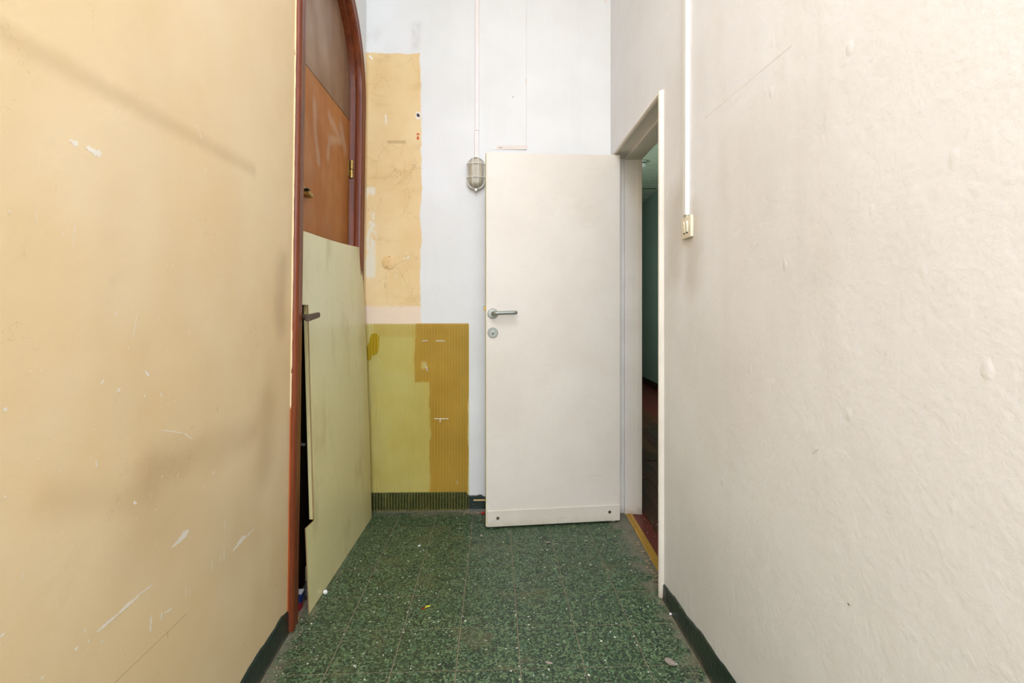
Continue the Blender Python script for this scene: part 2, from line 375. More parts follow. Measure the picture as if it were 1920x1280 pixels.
def mat_fiberglass():
    m = Mat('yellow_ribbed_fibreglass', .3, .5)
    x, y, z = m.sep(m.pos)
    tint = m.mix(m.ss(m.noise(3, 4, .6), .3, .7), (243, 240, 206), (240, 234, 190))
    p = m.vm('MULTIPLY', m.vm('ADD', m.comb(x, z), m.vm('SCALE', m.vm('SUBTRACT', m.noise(16, 2, .5, col=True), (.5, .5, .5)), scale=.02)), (1, 1, 0))
    B = bw
    blot = m.mx(m.seg(p, B(703, 634), B(700, 656), .028, .12), m.seg(p, B(693, 650), B(693, 670), .012, .2))
    tint = m.mix(blot, tint, (226, 205, 30))
    sc = m.mx(m.seg(m.comb(x, z), B(815, 784), B(841, 784), .0018, .3), m.seg(m.comb(x, z), B(826, 785), B(825.5, 790), .0022, .3))
    for a in ((791, 638, 802, 639), (818, 639, 833, 638), (797, 683, 801, 690), (800, 693, 803, 693), (858, 900, 858, 905)):
        sc = m.mx(sc, m.mul(m.seg(p, B(a[0], a[1]), B(a[2], a[3]), .0025, .6), .6))
    rib = m.math('COSINE', m.mul(m.add(x, .826), 2*math.pi*36/.5825)); wear_riblight = m.add(m.mul(m.ss(m.noise(1., 5, .7, m.stretch(30, 30, 3)), .5, .8), .08), m.mul(m.ss(rib, .2, 1.), .2))  # worn patches, plus light on the rib crests painted in as paler stripes
    P2 = m.P; m.put(P2.inputs['Base Color'], m.mix(blot, (200, 190, 110), (190, 160, 20)))
    tr = m.n('ShaderNodeBsdfTransparent'); m.put(tr.inputs[0], tint)
    tl = m.n('ShaderNodeBsdfTranslucent'); m.put(tl.inputs[0], m.mix(blot, (225, 215, 130), (215, 190, 20)))
    a1 = m.n('ShaderNodeMixShader'); a1.inputs[0].default_value = .04
    m.t.links.new(tl.outputs[0], a1.inputs[2]); m.t.links.new(tr.outputs[0], a1.inputs[1])
    a2 = m.n('ShaderNodeMixShader'); m.put(a2.inputs[0], m.add(m.add(m.mul(blot, .45), .03), wear_riblight))
    m.t.links.new(a1.outputs[0], a2.inputs[1]); m.t.links.new(P2.outputs[0], a2.inputs[2])
    wh = m.n('ShaderNodeBsdfDiffuse'); m.put(wh.inputs[0], (240, 238, 230))
    a3 = m.n('ShaderNodeMixShader'); m.put(a3.inputs[0], sc)
    m.t.links.new(a2.outputs[0], a3.inputs[1]); m.t.links.new(wh.outputs[0], a3.inputs[2])
    m.t.links.new(a3.outputs[0], m.out.inputs[0]); return m.m

def mat_parquet():
    m = Mat('dark_red_parquet', .35, .5)
    r = m.n('ShaderNodeObjectInfo').outputs['Random']
    g = m.noise(1., 5, .6, m.stretch(60, 5, 1), .5)
    c = m.ramp(r, [(0, (84, 42, 30)), (.35, (110, 56, 36)), (.6, (70, 48, 34)), (.8, (126, 72, 42)), (1, (60, 34, 26))])
    c = m.mix(m.mul(m.ss(g, .35, .7), .5), c, (60, 30, 22)); m.base(c); return m.m

M = dict(
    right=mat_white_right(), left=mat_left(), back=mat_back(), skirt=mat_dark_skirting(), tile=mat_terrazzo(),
    casing=mat_wood('reddish_varnished_wood', (126, 64, 34), (104, 50, 27), (86, 46, 32), (50, 50, 2.5), .3, True),
    jamb=mat_wood('dark_varnished_wood', (122, 60, 30), (96, 45, 24), (76, 38, 24), (50, 50, 2.5), .35),
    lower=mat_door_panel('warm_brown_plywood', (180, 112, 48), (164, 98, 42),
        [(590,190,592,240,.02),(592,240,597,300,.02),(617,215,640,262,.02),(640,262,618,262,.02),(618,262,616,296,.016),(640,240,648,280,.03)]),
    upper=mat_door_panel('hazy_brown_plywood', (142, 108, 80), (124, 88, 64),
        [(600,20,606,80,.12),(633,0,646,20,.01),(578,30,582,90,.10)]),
    board=mat_board(), boardedge=simple('aged_board_edge', (150, 120, 74), .7, 0, .2, 60),
    batten=mat_wood('pale_batten_wood', (220, 206, 152), (206, 190, 134), (186, 166, 112), (40, 40, 3), .6),
    doorpaint=mat_white_gloss('white_door_paint', (228, 219, 204), (222, 212, 196)),
    kick=mat_white_gloss('worn_white_kickboard_paint', (224, 216, 198), (213, 204, 184), .3),
    frame=mat_white_gloss('white_frame_paint', (240, 233, 220), (230, 222, 208), .5),
    bead=mat_white_gloss('cream_bead_paint', (226, 218, 203), (214, 205, 188), .6),
    ceiling=simple('white_ceiling_paint', (238, 238, 235), .7, 0, .03, 3),
    shell=simple('white_plain_plaster', (232, 230, 226), .7, 0, .04, 3),
    grout=simple('tan_cement_subfloor', (140, 122, 98), .9, 0, .25, 25, .003),
    fibre=mat_fiberglass(),
    steel=simple('satin_grey_metal', (150, 153, 142), .42, .55, .06, 60),
    dark=simple('black_slot', (22, 20, 18), .8), chrome=simple('worn_chrome', (190, 188, 180), .3, .8, .1, 80),
    brass=simple('tarnished_brass', (168, 140, 78), .35, .8, .3, 60), lever=simple('dark_bronze_metal', (104, 88, 70), .45, .45, .2, 60),
    glass=None, lampbase=simple('aged_grey_lamp_base', (172, 166, 150), .5, .1, .15, 50),
    cage=simple('painted_wire_cage', (236, 231, 220), .4, 0., .1, 60),
    conduit=simple('pinkish_white_plastic_duct', (238, 227, 219), .5, 0, .05, 20),
    conduit2=simple('white_plastic_duct', (230, 228, 221), .45, 0, .04, 20),
    switch=simple('yellowed_switch_plastic', (228, 217, 188), .4, 0, .1, 40),
    rocker=simple('cream_rocker_plastic', (240, 230, 204), .35, 0, .05, 40),
    cover=simple('ochre_painted_cover', (228, 190, 128), .5, 0, .08, 30),
    green=simple('green_room_wall_paint', (150, 172, 156), .6, 0, .08, 2), cboard=simple('green_white_ceiling_board', (186, 196, 176), .6, 0, .08, 6),
    darkwood_shade=simple('dark_wood_and_door_shade', (52, 34, 26), .5, 0, .2, 20), parquet=mat_parquet(),
    redfloor=simple('dark_red_threshold_floor', (112, 40, 32), .35, 0, .22, 22), gold=simple('gold_coloured_threshold_metal', (205, 158, 62), .38, .45, .18, 40),
    stone=simple('grey_plaster_rubble', (150, 138, 124), .9, 0, .2, 90, .002), filler=simple('bare_white_plaster', (240, 230, 212), .7, 0, .06, 60), white=simple('white_plastic', (235, 232, 225), .4),
    red=simple('red_plastic', (205, 30, 28), .4), yellow=simple('yellow_paper', (205, 200, 40), .6), orange=simple('amber_bit', (215, 150, 50), .6),
    blue=simple('blue_printed_carton', (40, 66, 130), .5), redc=simple('red_printed_carton', (176, 40, 52), .5), greyd=simple('dark_grey_felt', (84, 82, 78), .9, 0, .2, 60, .002),
    dust=simple('tan_dust_crumbs', (160, 142, 116), .95, 0, .25, 90), smoke=simple('white_detector_plastic', (225, 228, 222), .5),
)
def mat_lampglass():
    m = Mat('ribbed_frosted_lamp_glass', .35, .5)
    m.base(m.mix(m.noise(20, 3), (208, 198, 174), (190, 178, 150)))
    m.P.inputs['Transmission Weight'].default_value = .08; m.P.inputs['Subsurface Weight'].default_value = 0
    return m.m
M['glass'] = mat_lampglass()

# ------------------------------------------------------------------ object helpers
def empty(name, loc, label, cat, group=None):
    o = bpy.data.objects.new(name, None); COL.objects.link(o); o.location = loc; o.empty_display_size = .05
    o['label'] = label; o['category'] = cat
    if group: o['group'] = group
    return o
def mk(name, bm, mat, parent=None, origin=None, label=None, cat=None, kind=None, group=None, smooth=False, sharp=40):
    o0 = Vector(origin) if origin is not None else Vector((0, 0, 0))
    base = Vector((0, 0, 0)); p = parent
    while p is not None: base += p.location; p = p.parent
    bmesh.ops.translate(bm, verts=bm.verts, vec=-(base+o0))
    bmesh.ops.recalc_face_normals(bm, faces=bm.faces)
    me = bpy.data.meshes.new(name); bm.to_mesh(me); bm.free()
    mats = mat if isinstance(mat, (list, tuple)) else [mat]
    for x in mats: me.materials.append(x)
    if smooth:
        for f in me.polygons: f.use_smooth = True
        me.set_sharp_from_angle(angle=math.radians(sharp))
    o = bpy.data.objects.new(name, me); COL.objects.link(o); o.location = o0
    if parent: o.parent = parent
    if label: o['label'] = label
    if cat: o['category'] = cat
    if kind: o['kind'] = kind
    if group: o['group'] = group
    return o
def slab(polys, fn, d0, d1, bm=None):
    bm = bm or bmesh.new(); vs = {}; cnt = {}
    def V(p, d):
        k = (round(p[0], 5), round(p[1], 5), d)
        if k not in vs: vs[k] = bm.verts.new(fn(p[0], p[1], d))
        return vs[k]
    for P in polys:
        bm.faces.new([V(p, d1) for p in P]); bm.faces.new([V(p, d0) for p in reversed(P)])
        for i in range(len(P)):
            a = tuple(round(x, 5) for x in P[i]); b = tuple(round(x, 5) for x in P[(i+1) % len(P)])
            k = frozenset((a, b)); cnt[k] = None if k in cnt else (a, b)
    for e in cnt.values():
        if e: bm.faces.new([V(e[0], d0), V(e[1], d0), V(e[1], d1), V(e[0], d1)])
    return bm
def rect(a0, a1, b0, b1): return [(a0, b0), (a1, b0), (a1, b1), (a0, b1)]
def box(x0, x1, y0, y1, z0, z1, bm=None, bev=0., fn=WORLD, seg=1):
    b2 = bmesh.new()
    vs = [b2.verts.new(fn(x, y, z)) for x in (x0, x1) for y in (y0, y1) for z in (z0, z1)]
    for f in ((0,1,3,2), (4,6,7,5), (0,4,5,1), (2,3,7,6), (0,2,6,4), (1,5,7,3)): b2.faces.new([vs[i] for i in f])
    if bev: bmesh.ops.bevel(b2, geom=b2.edges[:], offset=bev, segments=seg, affect='EDGES', profile=.6)
    return merge(bm, b2)
def merge(bm, b2):
    if bm is None: return b2
    me = bpy.data.meshes.new('tmp'); b2.to_mesh(me); b2.free(); bm.from_mesh(me); bpy.data.meshes.remove(me); return bm
def tube(pts, r, n=8, bm=None, closed=False, caps=True):
    b2 = bmesh.new(); pts = [Vector(p) for p in pts]; N = len(pts); rings = []
    rr = r if isinstance(r, (list, tuple)) else [r]*N
    ref = None
    for i, p in enumerate(pts):
        if closed: t = pts[(i+1) % N]-pts[i-1]
        else: t = pts[min(i+1, N-1)]-pts[max(i-1, 0)]
        t.normalize()
        if ref is None: ref = t.orthogonal().normalized()
        ref = (ref-t*ref.dot(t)).normalized(); q = t.cross(ref)
        rings.append([b2.verts.new(p+rr[i]*(math.cos(2*math.pi*k/n)*ref+math.sin(2*math.pi*k/n)*q)) for k in range(n)])
    for i in range(N if closed else N-1):
        A, B = rings[i], rings[(i+1) % N]
        for k in range(n): b2.faces.new([A[k], A[(k+1) % n], B[(k+1) % n], B[k]])
    if not closed and caps: b2.faces.new(rings[0][::-1]); b2.faces.new(rings[-1])
    return merge(bm, b2)
def disc(c, ax, r, depth, n=32, bm=None, prof=None):
    """turned shape about axis ax; prof = list of (radius, height)"""
    b2 = bmesh.new(); ax = Vector(ax).normalized(); u = ax.orthogonal().normalized(); v = ax.cross(u); c = Vector(c)
    prof = prof or [(r, 0), (r, depth*.8), (r*.94, depth)]
    R = []
    for (q, h) in prof: R.append([b2.verts.new(c+ax*h+q*(math.cos(2*math.pi*k/n)*u+math.sin(2*math.pi*k/n)*v)) for k in range(n)])
    for A, B in zip(R, R[1:]):
        for k in range(n): b2.faces.new([A[k], A[(k+1) % n], B[(k+1) % n], B[k]])
    b2.faces.new(R[0][::-1]); b2.faces.new(R[-1])
    return merge(bm, b2)

CEIL = 3.6; BACK0 = 2.722
# ------------------------------------------------------------------ setting: walls, ceiling
AC, AS, AR = 2.16, 2.265, .43             # arch centre, springing height, opening radius
arc = [(AC-AR*math.cos(math.pi*i/32), AS+AR*math.sin(math.pi*i/32)) for i in range(33)]
polys = [rect(-2.6, AC-AR, 0, AS), rect(-2.6, AC-AR, AS, CEIL), rect(AC+AR, 2.76, 0, AS), rect(AC+AR, 2.76, AS, CEIL)]
for a, b in zip(arc, arc[1:]): polys.append([a, b, (b[0], CEIL), (a[0], CEIL)])
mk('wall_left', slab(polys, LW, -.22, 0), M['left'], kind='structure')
OY0, OY1, OH = 1.892, 2.70, 2.0
mk('wall_right', slab([rect(-2.6, OY0, 0, OH), rect(-2.6, OY0, OH, CEIL), rect(OY0, OY1, OH, CEIL), rect(OY1, 2.80, 0, OH), rect(OY1, 2.80, OH, CEIL)], RW, -.15, 0),
   M['right'], kind='structure')
mk('wall_back', slab([rect(-1.05, .565, 0, CEIL)], BW, -.15, 0), M['back'], kind='structure')
mk('wall_rear', slab([rect(-1.0, -.66, 0, CEIL), rect(.60, .80, 0, CEIL), rect(-.66, .60, 0, 1.15), rect(-.66, .60, 3.30, CEIL)],
   lambda x, h, d: (x, -2.45-d, h), 0, .12), M['shell'], kind='structure')
wf = bmesh.new()
for x0, x1, z0, z1 in ((-.66, -.61, 1.15, 3.30), (.55, .60, 1.15, 3.30), (-.055, -.005, 1.20, 3.25), (-.61, .55, 1.15, 1.20), (-.61, .55, 3.25, 3.30)):
    box(x0, x1, -2.53, -2.48, z0, z1, wf)
mk('window_1', wf, M['frame'], kind='structure')
mk('ceiling', slab([rect(-1.1, -.72, -2.6, 2.9), rect(.58, .9, -2.6, 2.9), rect(-.72, .58, -2.6, -1.87), rect(-.72, .58, .87, 2.9)],
   lambda x, y, d: (x, y, CEIL+d), 0, .1), M['ceiling'], kind='structure')
sk = bmesh.new()
for x0, x1, y0, y1 in ((-.74, -.70, -1.89, .89), (.56, .60, -1.89, .89), (-.70, .56, -1.89, -1.85), (-.70, .56, .85, .89), (-.70, .56, -.52, -.48)):
    box(x0, x1, y0, y1, CEIL+.1, CEIL+.16, sk)
mk('window_2', sk, M['frame'], kind='structure')
# white filler marks and knocked-off paint on the ochre wall, thin flakes with ragged edges
b = bmesh.new(); rc = random.Random(3)
MARKS = [(lw(a_, b_), lw(q_, r_), wd) for a_, b_, q_, r_, wd in CHIPS]
for _ in range(330):
    c_ = (rc.uniform(.66, 1.62), min(1.9, abs(rc.gauss(.95, .38))+.12)); L_ = rc.uniform(.0015, .004)*(3.5 if rc.random() < .18 else 1)
    if c_[1] < .13 or (c_[1] > 1.3 and rc.random() < .6): continue
    t_ = rc.gauss(1.45, .35); MARKS.append((c_, (c_[0]+L_*math.cos(t_), c_[1]+L_*math.sin(t_)), rc.choice((.0006, .0008, .0011, .0015))))
for i_, (a_, b_, wd) in enumerate(MARKS):
    DD = .0002+.000004*i_
    p0 = Vector(a_); p1 = Vector(b_); dv = p1-p0; L_ = dv.length; dv.normalize(); nv = Vector((-dv.y, dv.x))
    n = max(4, min(22, int(L_/.004))); top_, bot_ = [], []
    for i in range(n+1):
        t = i/n; k = (math.sin(math.pi*(t*.9+.05))**.5)*wd
        c_ = p0+dv*L_*t
        top_.append(c_+nv*k*rc.uniform(.35, 1.25)+dv*rc.uniform(-.001, .001)); bot_.append(c_-nv*k*rc.uniform(.5, 1.05))
    for i in range(n):
        vs = [b.verts.new(LW(p.x, p.y, DD)) for p in (top_[i], top_[i+1], bot_[i+1], bot_[i])]
        b.faces.new(vs)
bmesh.ops.remove_doubles(b, verts=b.verts, dist=1e-6)
mk('bare_plaster_marks', b, M['filler'], bpy.data.objects['wall_left'], kind='stuff')
# shallow plaster build-up on the back wall over the door (proud at its right edge)
x0, h0 = bw(915, 280); x1, _ = bw(988, 280)
pb = bmesh.new(); n = 24; F = []; Bk = []
for i in range(n+1):
    h = h0+(CEIL-h0)*i/n; xe = x1+random.uniform(-.0015, .0015)
    F.append([pb.verts.new(BW(x0, h, .0005)), pb.verts.new(BW(xe-.004, h, .0065)), pb.verts.new(BW(xe, h, .004)), pb.verts.new(BW(xe, h, -.002))])
for A, B in zip(F, F[1:]):
    for k in range(3): pb.faces.new([A[k], A[k+1], B[k+1], B[k]])
    pb.faces.new([A[3], A[0], B[0], B[3]])
pb.faces.new(F[0]); pb.faces.new(F[-1][::-1])
mk('trim_1', pb, M['back'], kind='structure')

# ------------------------------------------------------------------ floor with single tiles
floor = mk('floor', box(-1.3, .635, -2.6, 2.86, -.08, -.0007), M['grout'], kind='structure')
TS = .2028; ang = -math.atan(.0357); ca, sa = math.cos(ang), math.sin(ang)
def clip(poly, a, b, c):     # keep a*x+b*y<=c
    out = []
    for i in range(len(poly)):
        p, q = poly[i], poly[(i+1) % len(poly)]
        fp = a*p[0]+b*p[1]-c; fq = a*q[0]+b*q[1]-c
        if fp <= 0: out.append(p)
        if (fp < 0 < fq) or (fq < 0 < fp):
            t = fp/(fp-fq); out.append((p[0]+t*(q[0]-p[0]), p[1]+t*(q[1]-p[1])))
    return out
def tarea(P): return abs(sum(P[i][0]*P[(i+1) % len(P)][1]-P[(i+1) % len(P)][0]*P[i][1] for i in range(len(P))))/2
full = None
for i in range(-5, 5):
    for j in range(-14, 8):
        c0 = -.1225+TS*i; d0 = 1.505+.2033*j; g = .0012
        P = []
        for cc, dd in ((c0+g, d0+g), (c0+TS-g, d0+g), (c0+TS-g, d0+.2033-g), (c0+g, d0+.2033-g)):
            # X + .0357 Y = c ;  Y - .0357 X = d
            X = (cc-.0357*dd)/(1+.0357**2); Y = dd+.0357*X; P.append((X, Y))
        ctr = (sum(p[0] for p in P)/4, sum(p[1] for p in P)/4)
        K = clip(P, -1, -.07, .79-.07*1.68-.011)         # X >= Xl+.011
        K = clip(K, .025*-1, 1, 2.722-.006) if K else K
        D = K
        K = clip(K, 1, .038, .565+.038*2.73-.011) if K else K
        D = clip(D, -1, -.038, -(.565+.038*2.73-.011)) if D else D
        for args in ((1, 0, .634), (0, 1, 2.668), (0, -1, -1.90)): D = clip(D, *args) if D else D
        hz = random.uniform(-.0003, .0001)
        rings = [q for q in (K, D) if q and len(q) > 2 and tarea(q) > 2e-5]
        if not rings: continue
        isfull = len(rings) == 1 and abs(tarea(rings[0])-tarea(P)) < 1e-7
        if isfull and full:
            o = full.copy(); COL.objects.link(o); o.location = (ctr[0], ctr[1], hz); o.parent = floor; continue
        bm = bmesh.new()
        for q in rings: slab([q], lambda x, y, d: (x, y, d), -.012, 0, bm)
        o = mk('tile', bm, M['tile'], floor, (ctr[0], ctr[1], 0)); o.location.z = hz
        if isfull: full = o

# skirtings: painted band with a wavy hand-cut top edge
def skirting(name, fn, s0, s1, hf, n=70, d=.006, mat='skirt'):
    bm = bmesh.new(); R = []
    for i in range(n+1):
        s = s0+(s1-s0)*i/n; h = hf(s)
        R.append([bm.verts.new(fn(s, z, q)) for z, q in ((-.003, -.001), (-.003, d+.004), (.012, d), (h-.006, d-.001), (h, .0015), (h, -.001))])
    for A, B in zip(R, R[1:]):
        for k in range(6): bm.faces.new([A[k], A[(k+1) % 6], B[(k+1) % 6], B[k]])
    bm.faces.new(R[0]); bm.faces.new(R[-1][::-1])
    return mk(name, bm, M[mat], kind='structure')
wav = lambda s: .0035*math.sin(9*s)+.003*math.sin(31*s+1)+.0015*math.sin(83*s)
skirting('baseboard_left', LW, -2.45, 1.674, lambda s: (.086 if s < 1.62 else .086-.25*(s-1.62))+wav(s)+.02*max(0, 1.45-s), 160)
skirting('baseboard_right', RW, -2.45, 1.872, lambda s: .098+wav(s+.3)-.08*max(0, s-1.5)*1.2, 160)
skirting('baseboard_back', BW, -.845, .56, lambda s: .108 if s < -.25 else .086+.003*math.sin(97*s)+wav(2*s), 120, .004)

# ------------------------------------------------------------------ the other room seen through the doorway
mk('floor_2', box(.636, 2.4, .4, 9.2, -.08, -.004), M['redfloor'], kind='structure')
f2 = bpy.data.objects['floor_2']
XW2 = 2.15; H2 = 2.95
thr = box(.672, .738, 1.885, 2.70, -.0039, .001)
mk('threshold_plate', thr, M['redfloor'], f2)
pf = None
for i in range(9):
    for j in range(12):
        if i > 2+j*.75+1.5: continue
        x0 = .742+.09*i; y0 = 1.75+.42*j+(.21 if i % 2 else 0)+random.uniform(-.01, .01)
        if pf is None:
            pf = mk('parquet_plank', box(.0006, .0894, .0006, .4194, -.0039, .001, bev=.0006), M['parquet'], f2); pf.location = (x0, y0, 0)
        else:
            o = pf.copy(); COL.objects.link(o); o.parent = f2; o.location = (x0, y0, random.uniform(-.0005, .0005))
mk('wall_right_2', box(XW2, XW2+.1, .4, 9.2, 0, H2), M['green'], kind='structure')
mk('wall_left_2', box(.60, .70, 2.81, 9.2, 0, H2), M['green'], kind='structure')
mk('wall_left_3', box(.80, .86, .4, 1.80, 0, H2), M['green'], kind='structure')
mk('wall_back_2', box(.716, XW2+.1, 9.0, 9.1, 0, H2), M['green'], kind='structure')
mk('wall_front_2', box(.80, XW2+.1, .3, .4, 0, H2), M['green'], kind='structure')
mk('baseboard_right_2', box(XW2-.015, XW2, .4, 9.0, 0, .09), M['darkwood_shade'], kind='structure')
c2 = mk('ceiling_2', box(.72, XW2+.1, .4, 9.2, H2+.012, H2+.06), M['cboard'], kind='structure')
cb = None
for k in range(42):
    y = 3.0+.145*k
    if cb is None:
        cb = mk('ceiling_board', box(.84, XW2, 0, .138, H2, H2+.011, bev=.003), M['cboard'], c2); cb.location = (0, y, 0)
    else:
        o = cb.copy(); COL.objects.link(o); o.parent = c2; o.location = (0, y, random.choice((0, 0, -.004)))
# slotted vent strip in that ceiling
vt = empty('ceiling_vent', (1.9, 6.94, H2-.006), 'narrow dark slotted vent strip in the ceiling of the darker room', 'vent')
mk('frame', box(1.35, 2.12, 6.90, 6.98, H2-.012, H2-.006), M['cboard'], vt)
b = bmesh.new()
for k in range(18): box(1.37+k*.041, 1.396+k*.041, 6.915, 6.965, H2-.0145, H2-.0115, b)
sl = mk('slots', b, M['dark'], vt); sl['kind'] = 'stuff'
# smoke detector
sx, sy = 1.56, 5.72
sd = empty('smoke_detector', (sx, sy, H2-.006), 'round white smoke detector on the dim ceiling beyond the doorway', 'smoke detector')
mk('base', disc((sx, sy, H2-.004), (0, 0, -1), .06, .02, 24), M['smoke'], sd, smooth=True)
mk('vent_ring', disc((sx, sy, H2-.024), (0, 0, -1), .046, .012, 24), M['dark'], sd)
mk('sensor_head', disc((sx, sy, H2-.036), (0, 0, -1), .052, .03, 24, prof=[(.053, 0), (.055, .01), (.045, .026), (.02, .034)]), M['smoke'], sd, smooth=True)

# ------------------------------------------------------------------ door frame in the right wall (structure with parts)
fr = bmesh.new()
fm = lambda s, h, d: RW(s, h, d)
def fb(s0, s1, h0, h1, d0, d1, bm=None, bev=.0015): return box(s0, s1, h0, h1, d0, d1, bm, bev, lambda a, b, c: RW(a, b, c))
fb(2.682, 2.700, 0, 2.0, -.155, -.001, fr)
root = mk('door_1', fr, M['frame'], kind='structure')
mk('door_stop', fb(2.666, 2.682, 0, 1.984, -.155, -.062), M['frame'], root)
mk('door_stop', fb(2.661, 2.666, 0, 1.980, -.158, -.132), M['frame'], root)
mk('head_jamb', fb(1.892, 2.682, 1.990, 2.0, -.155, -.001), M['frame'], root)
mk('door_stop', fb(1.892, 2.666, 1.978, 1.990, -.155, -.062), M['frame'], root)
mk('near_jamb', fb(1.892, 1.900, 0, 1.990, -.155, -.001), M['frame'], root)
mk('door_stop', fb(1.900, 1.908, 0, 1.978, -.155, -.062), M['frame'], root)
# rounded bead trim round the opening
def bead(path, name='bead_trim'):
    bm = bmesh.new(); R = []
    for (s, h, ns, nh) in path:
        R.append([bm.verts.new(RW(s+ns*a, h+nh*a, d)) for a, d in ((.002, 0), (.003, .012), (-.001, .018), (-.008, .0195), (-.014, .016), (-.016, .008), (-.016, 0))])
    for A, B in zip(R, R[1:]):
        for k in range(7): bm.faces.new([A[k], A[(k+1) % 7], B[(k+1) % 7], B[k]])
    bm.faces.new(R[0]); bm.faces.new(R[-1][::-1])
    return mk(name, bm, M['bead'], root, smooth=True, sharp=50)
bead([(1.892, .002, 1, 0), (1.892, 1.984, 1, -1), (2.69, 1.984, -.2, -1)])
# hinge recess and hinge on far jamb
mk('hinge', fb(2.676, 2.6815, 1.66, 1.76, -.030, -.004), M['steel'], root)
mk('hinge', fb(2.676, 2.6815, .24, .34, -.030, -.004), M['steel'], root)
mk('strike_plate', fb(1.9003, 1.9015, 1.05, 1.2, -.05, -.02, bev=0), M['brass'], root)
# threshold strip
b = bmesh.new()
for x0, x1, zt in ((.634, .648, .0035), (.6485, .6555, .006), (.656, .671, .0045)): box(x0, x1, 1.90, 2.665, -.004, zt, b, .001)
mk('threshold_strip', b, M['gold'], None, (.65, 2.28, 0), 'gold coloured metal threshold strip on the floor across the doorway', 'threshold')

# ------------------------------------------------------------------ white door leaf
A = Vector((-.134, 2.488, 0)); B = Vector((.583, 2.572, 0)); U = (B-A); DW = U.length; U.normalize(); N = Vector((U.y, -U.x, 0))
def DM(u, h, d): p = A+U*u+N*d; return (p.x, p.y, h)       # d>0 towards the camera
dl = empty('door_leaf', (B.x, B.y, 0), 'white painted flush door standing open against the back wall', 'door')
top = lambda u: 1.962+.014*u/DW; bot = .008
lf = bmesh.new()
vs = [lf.verts.new(DM(u, (bot if hh == 0 else top(u)), d)) for u in (0, DW) for hh in (0, 1) for d in (-.04, 0)]
for f in ((0,1,3,2), (4,6,7,5), (0,4,5,1), (2,3,7,6), (0,2,6,4), (1,5,7,3)): lf.faces.new([vs[i] for i in f])
bmesh.ops.bevel(lf, geom=lf.edges[:], offset=.003, segments=2, affect='EDGES')
mk('panel', lf, M['doorpaint'], dl, smooth=True)
mk('edge_strip', box(-.0022, .0005, bot+.002, top(0)-.002, -.037, -.002, fn=lambda a, b, c: DM(a, b, c)), M['batten'], dl)
kk = mk('kick_board', box(.004, DW-.003, bot+.001, .094, 0, .006, bev=.002, fn=lambda a, b, c: DM(a, b, c)), M['kick'], dl)
def dpt(px, py, d=0.):                                  # point of the door face seen at a photo position
    r = Vector(((px-960)/FPX, 1, 0)); P0 = A+N*d
    k = P0.dot(N)/r.dot(N); q = r*k; return (q-P0).dot(U), CH+(HOR-py)/FPX*k
for px, py in ((933.5, 971), (1143, 959.5)):
    u, h = dpt(px, py, .006)
    s_ = mk('screw', disc(DM(u, h, .006), N, .0085, .0025, 16, prof=[(.0085, 0), (.0085, .001), (.0055, .0028)]), M['lever'], kk, smooth=True)
hd = empty('door_handle', (0, 0, 0), None, None); del hd['label']; del hd['category']
hd.name = 'handle'
u, h = dpt(924, 587.5, .01); p0 = Vector(DM(u, h, 0)); hd.parent = dl; hd.location = p0-dl.location
mk('rosette', disc(p0, N, .026, .010, 36, prof=[(.0262, 0), (.0265, .006), (.024, .0095), (.013, .0105)]), M['steel'], hd, smooth=True)
u1, h1 = dpt(970, 586, .05)
pts = [DM(u+.002, h, .008), DM(u+.002, h, .03)]
for k in range(1, 7):
    t = k/6*math.pi/2; pts.append(DM(u+.002+.016*(1-math.cos(t)), h+.0003*k, .030+.016*math.sin(t)))
for k in range(1, 8): pts.append(DM(u+.018+(u1-.004-u-.018)*k/7, h+.002+(.003)*k/7, .046))
rr = [.0115]*3+[.0108]*5+[.0098]*6+[.0094]
pts.append(DM(u1+.001, h+.0052, .046)); rr.append(.004)
mk('lever', tube(pts, rr[:len(pts)], 16), M['steel'], hd, smooth=True, sharp=60)
u, h = dpt(924, 623.5)
es = mk('escutcheon', disc(DM(u, h, 0), N, .0262, .008, 36, prof=[(.0264, 0), (.0264, .005), (.0245, .0072)]), M['steel'], dl, smooth=True)
mk('keyhole', box(u-.0022, u+.0022, h-.010, h+.006, .0070, .0078, fn=lambda a, b, c: DM(a, b, c)), M['dark'], es)
mk('cylinder_plug', disc(DM(u-.001, h+.006, .0068), N, .0045, .002, 16), M['chrome'], es)
u, h = dpt(912, 577)
lb = box(-.0125, -.0018, h-.014, h+.008, -.030, -.010, bev=.002, fn=lambda a, b, c: DM(a, b, c))
mk('latch_bolt', lb, M['brass'], dl)
for hh in (.3, 1.71): mk('hinge_knuckle', tube([DM(DW-.002, hh-.045, -.045), DM(DW-.002, hh+.045, -.045)], .007, 10), M['steel'], dl)

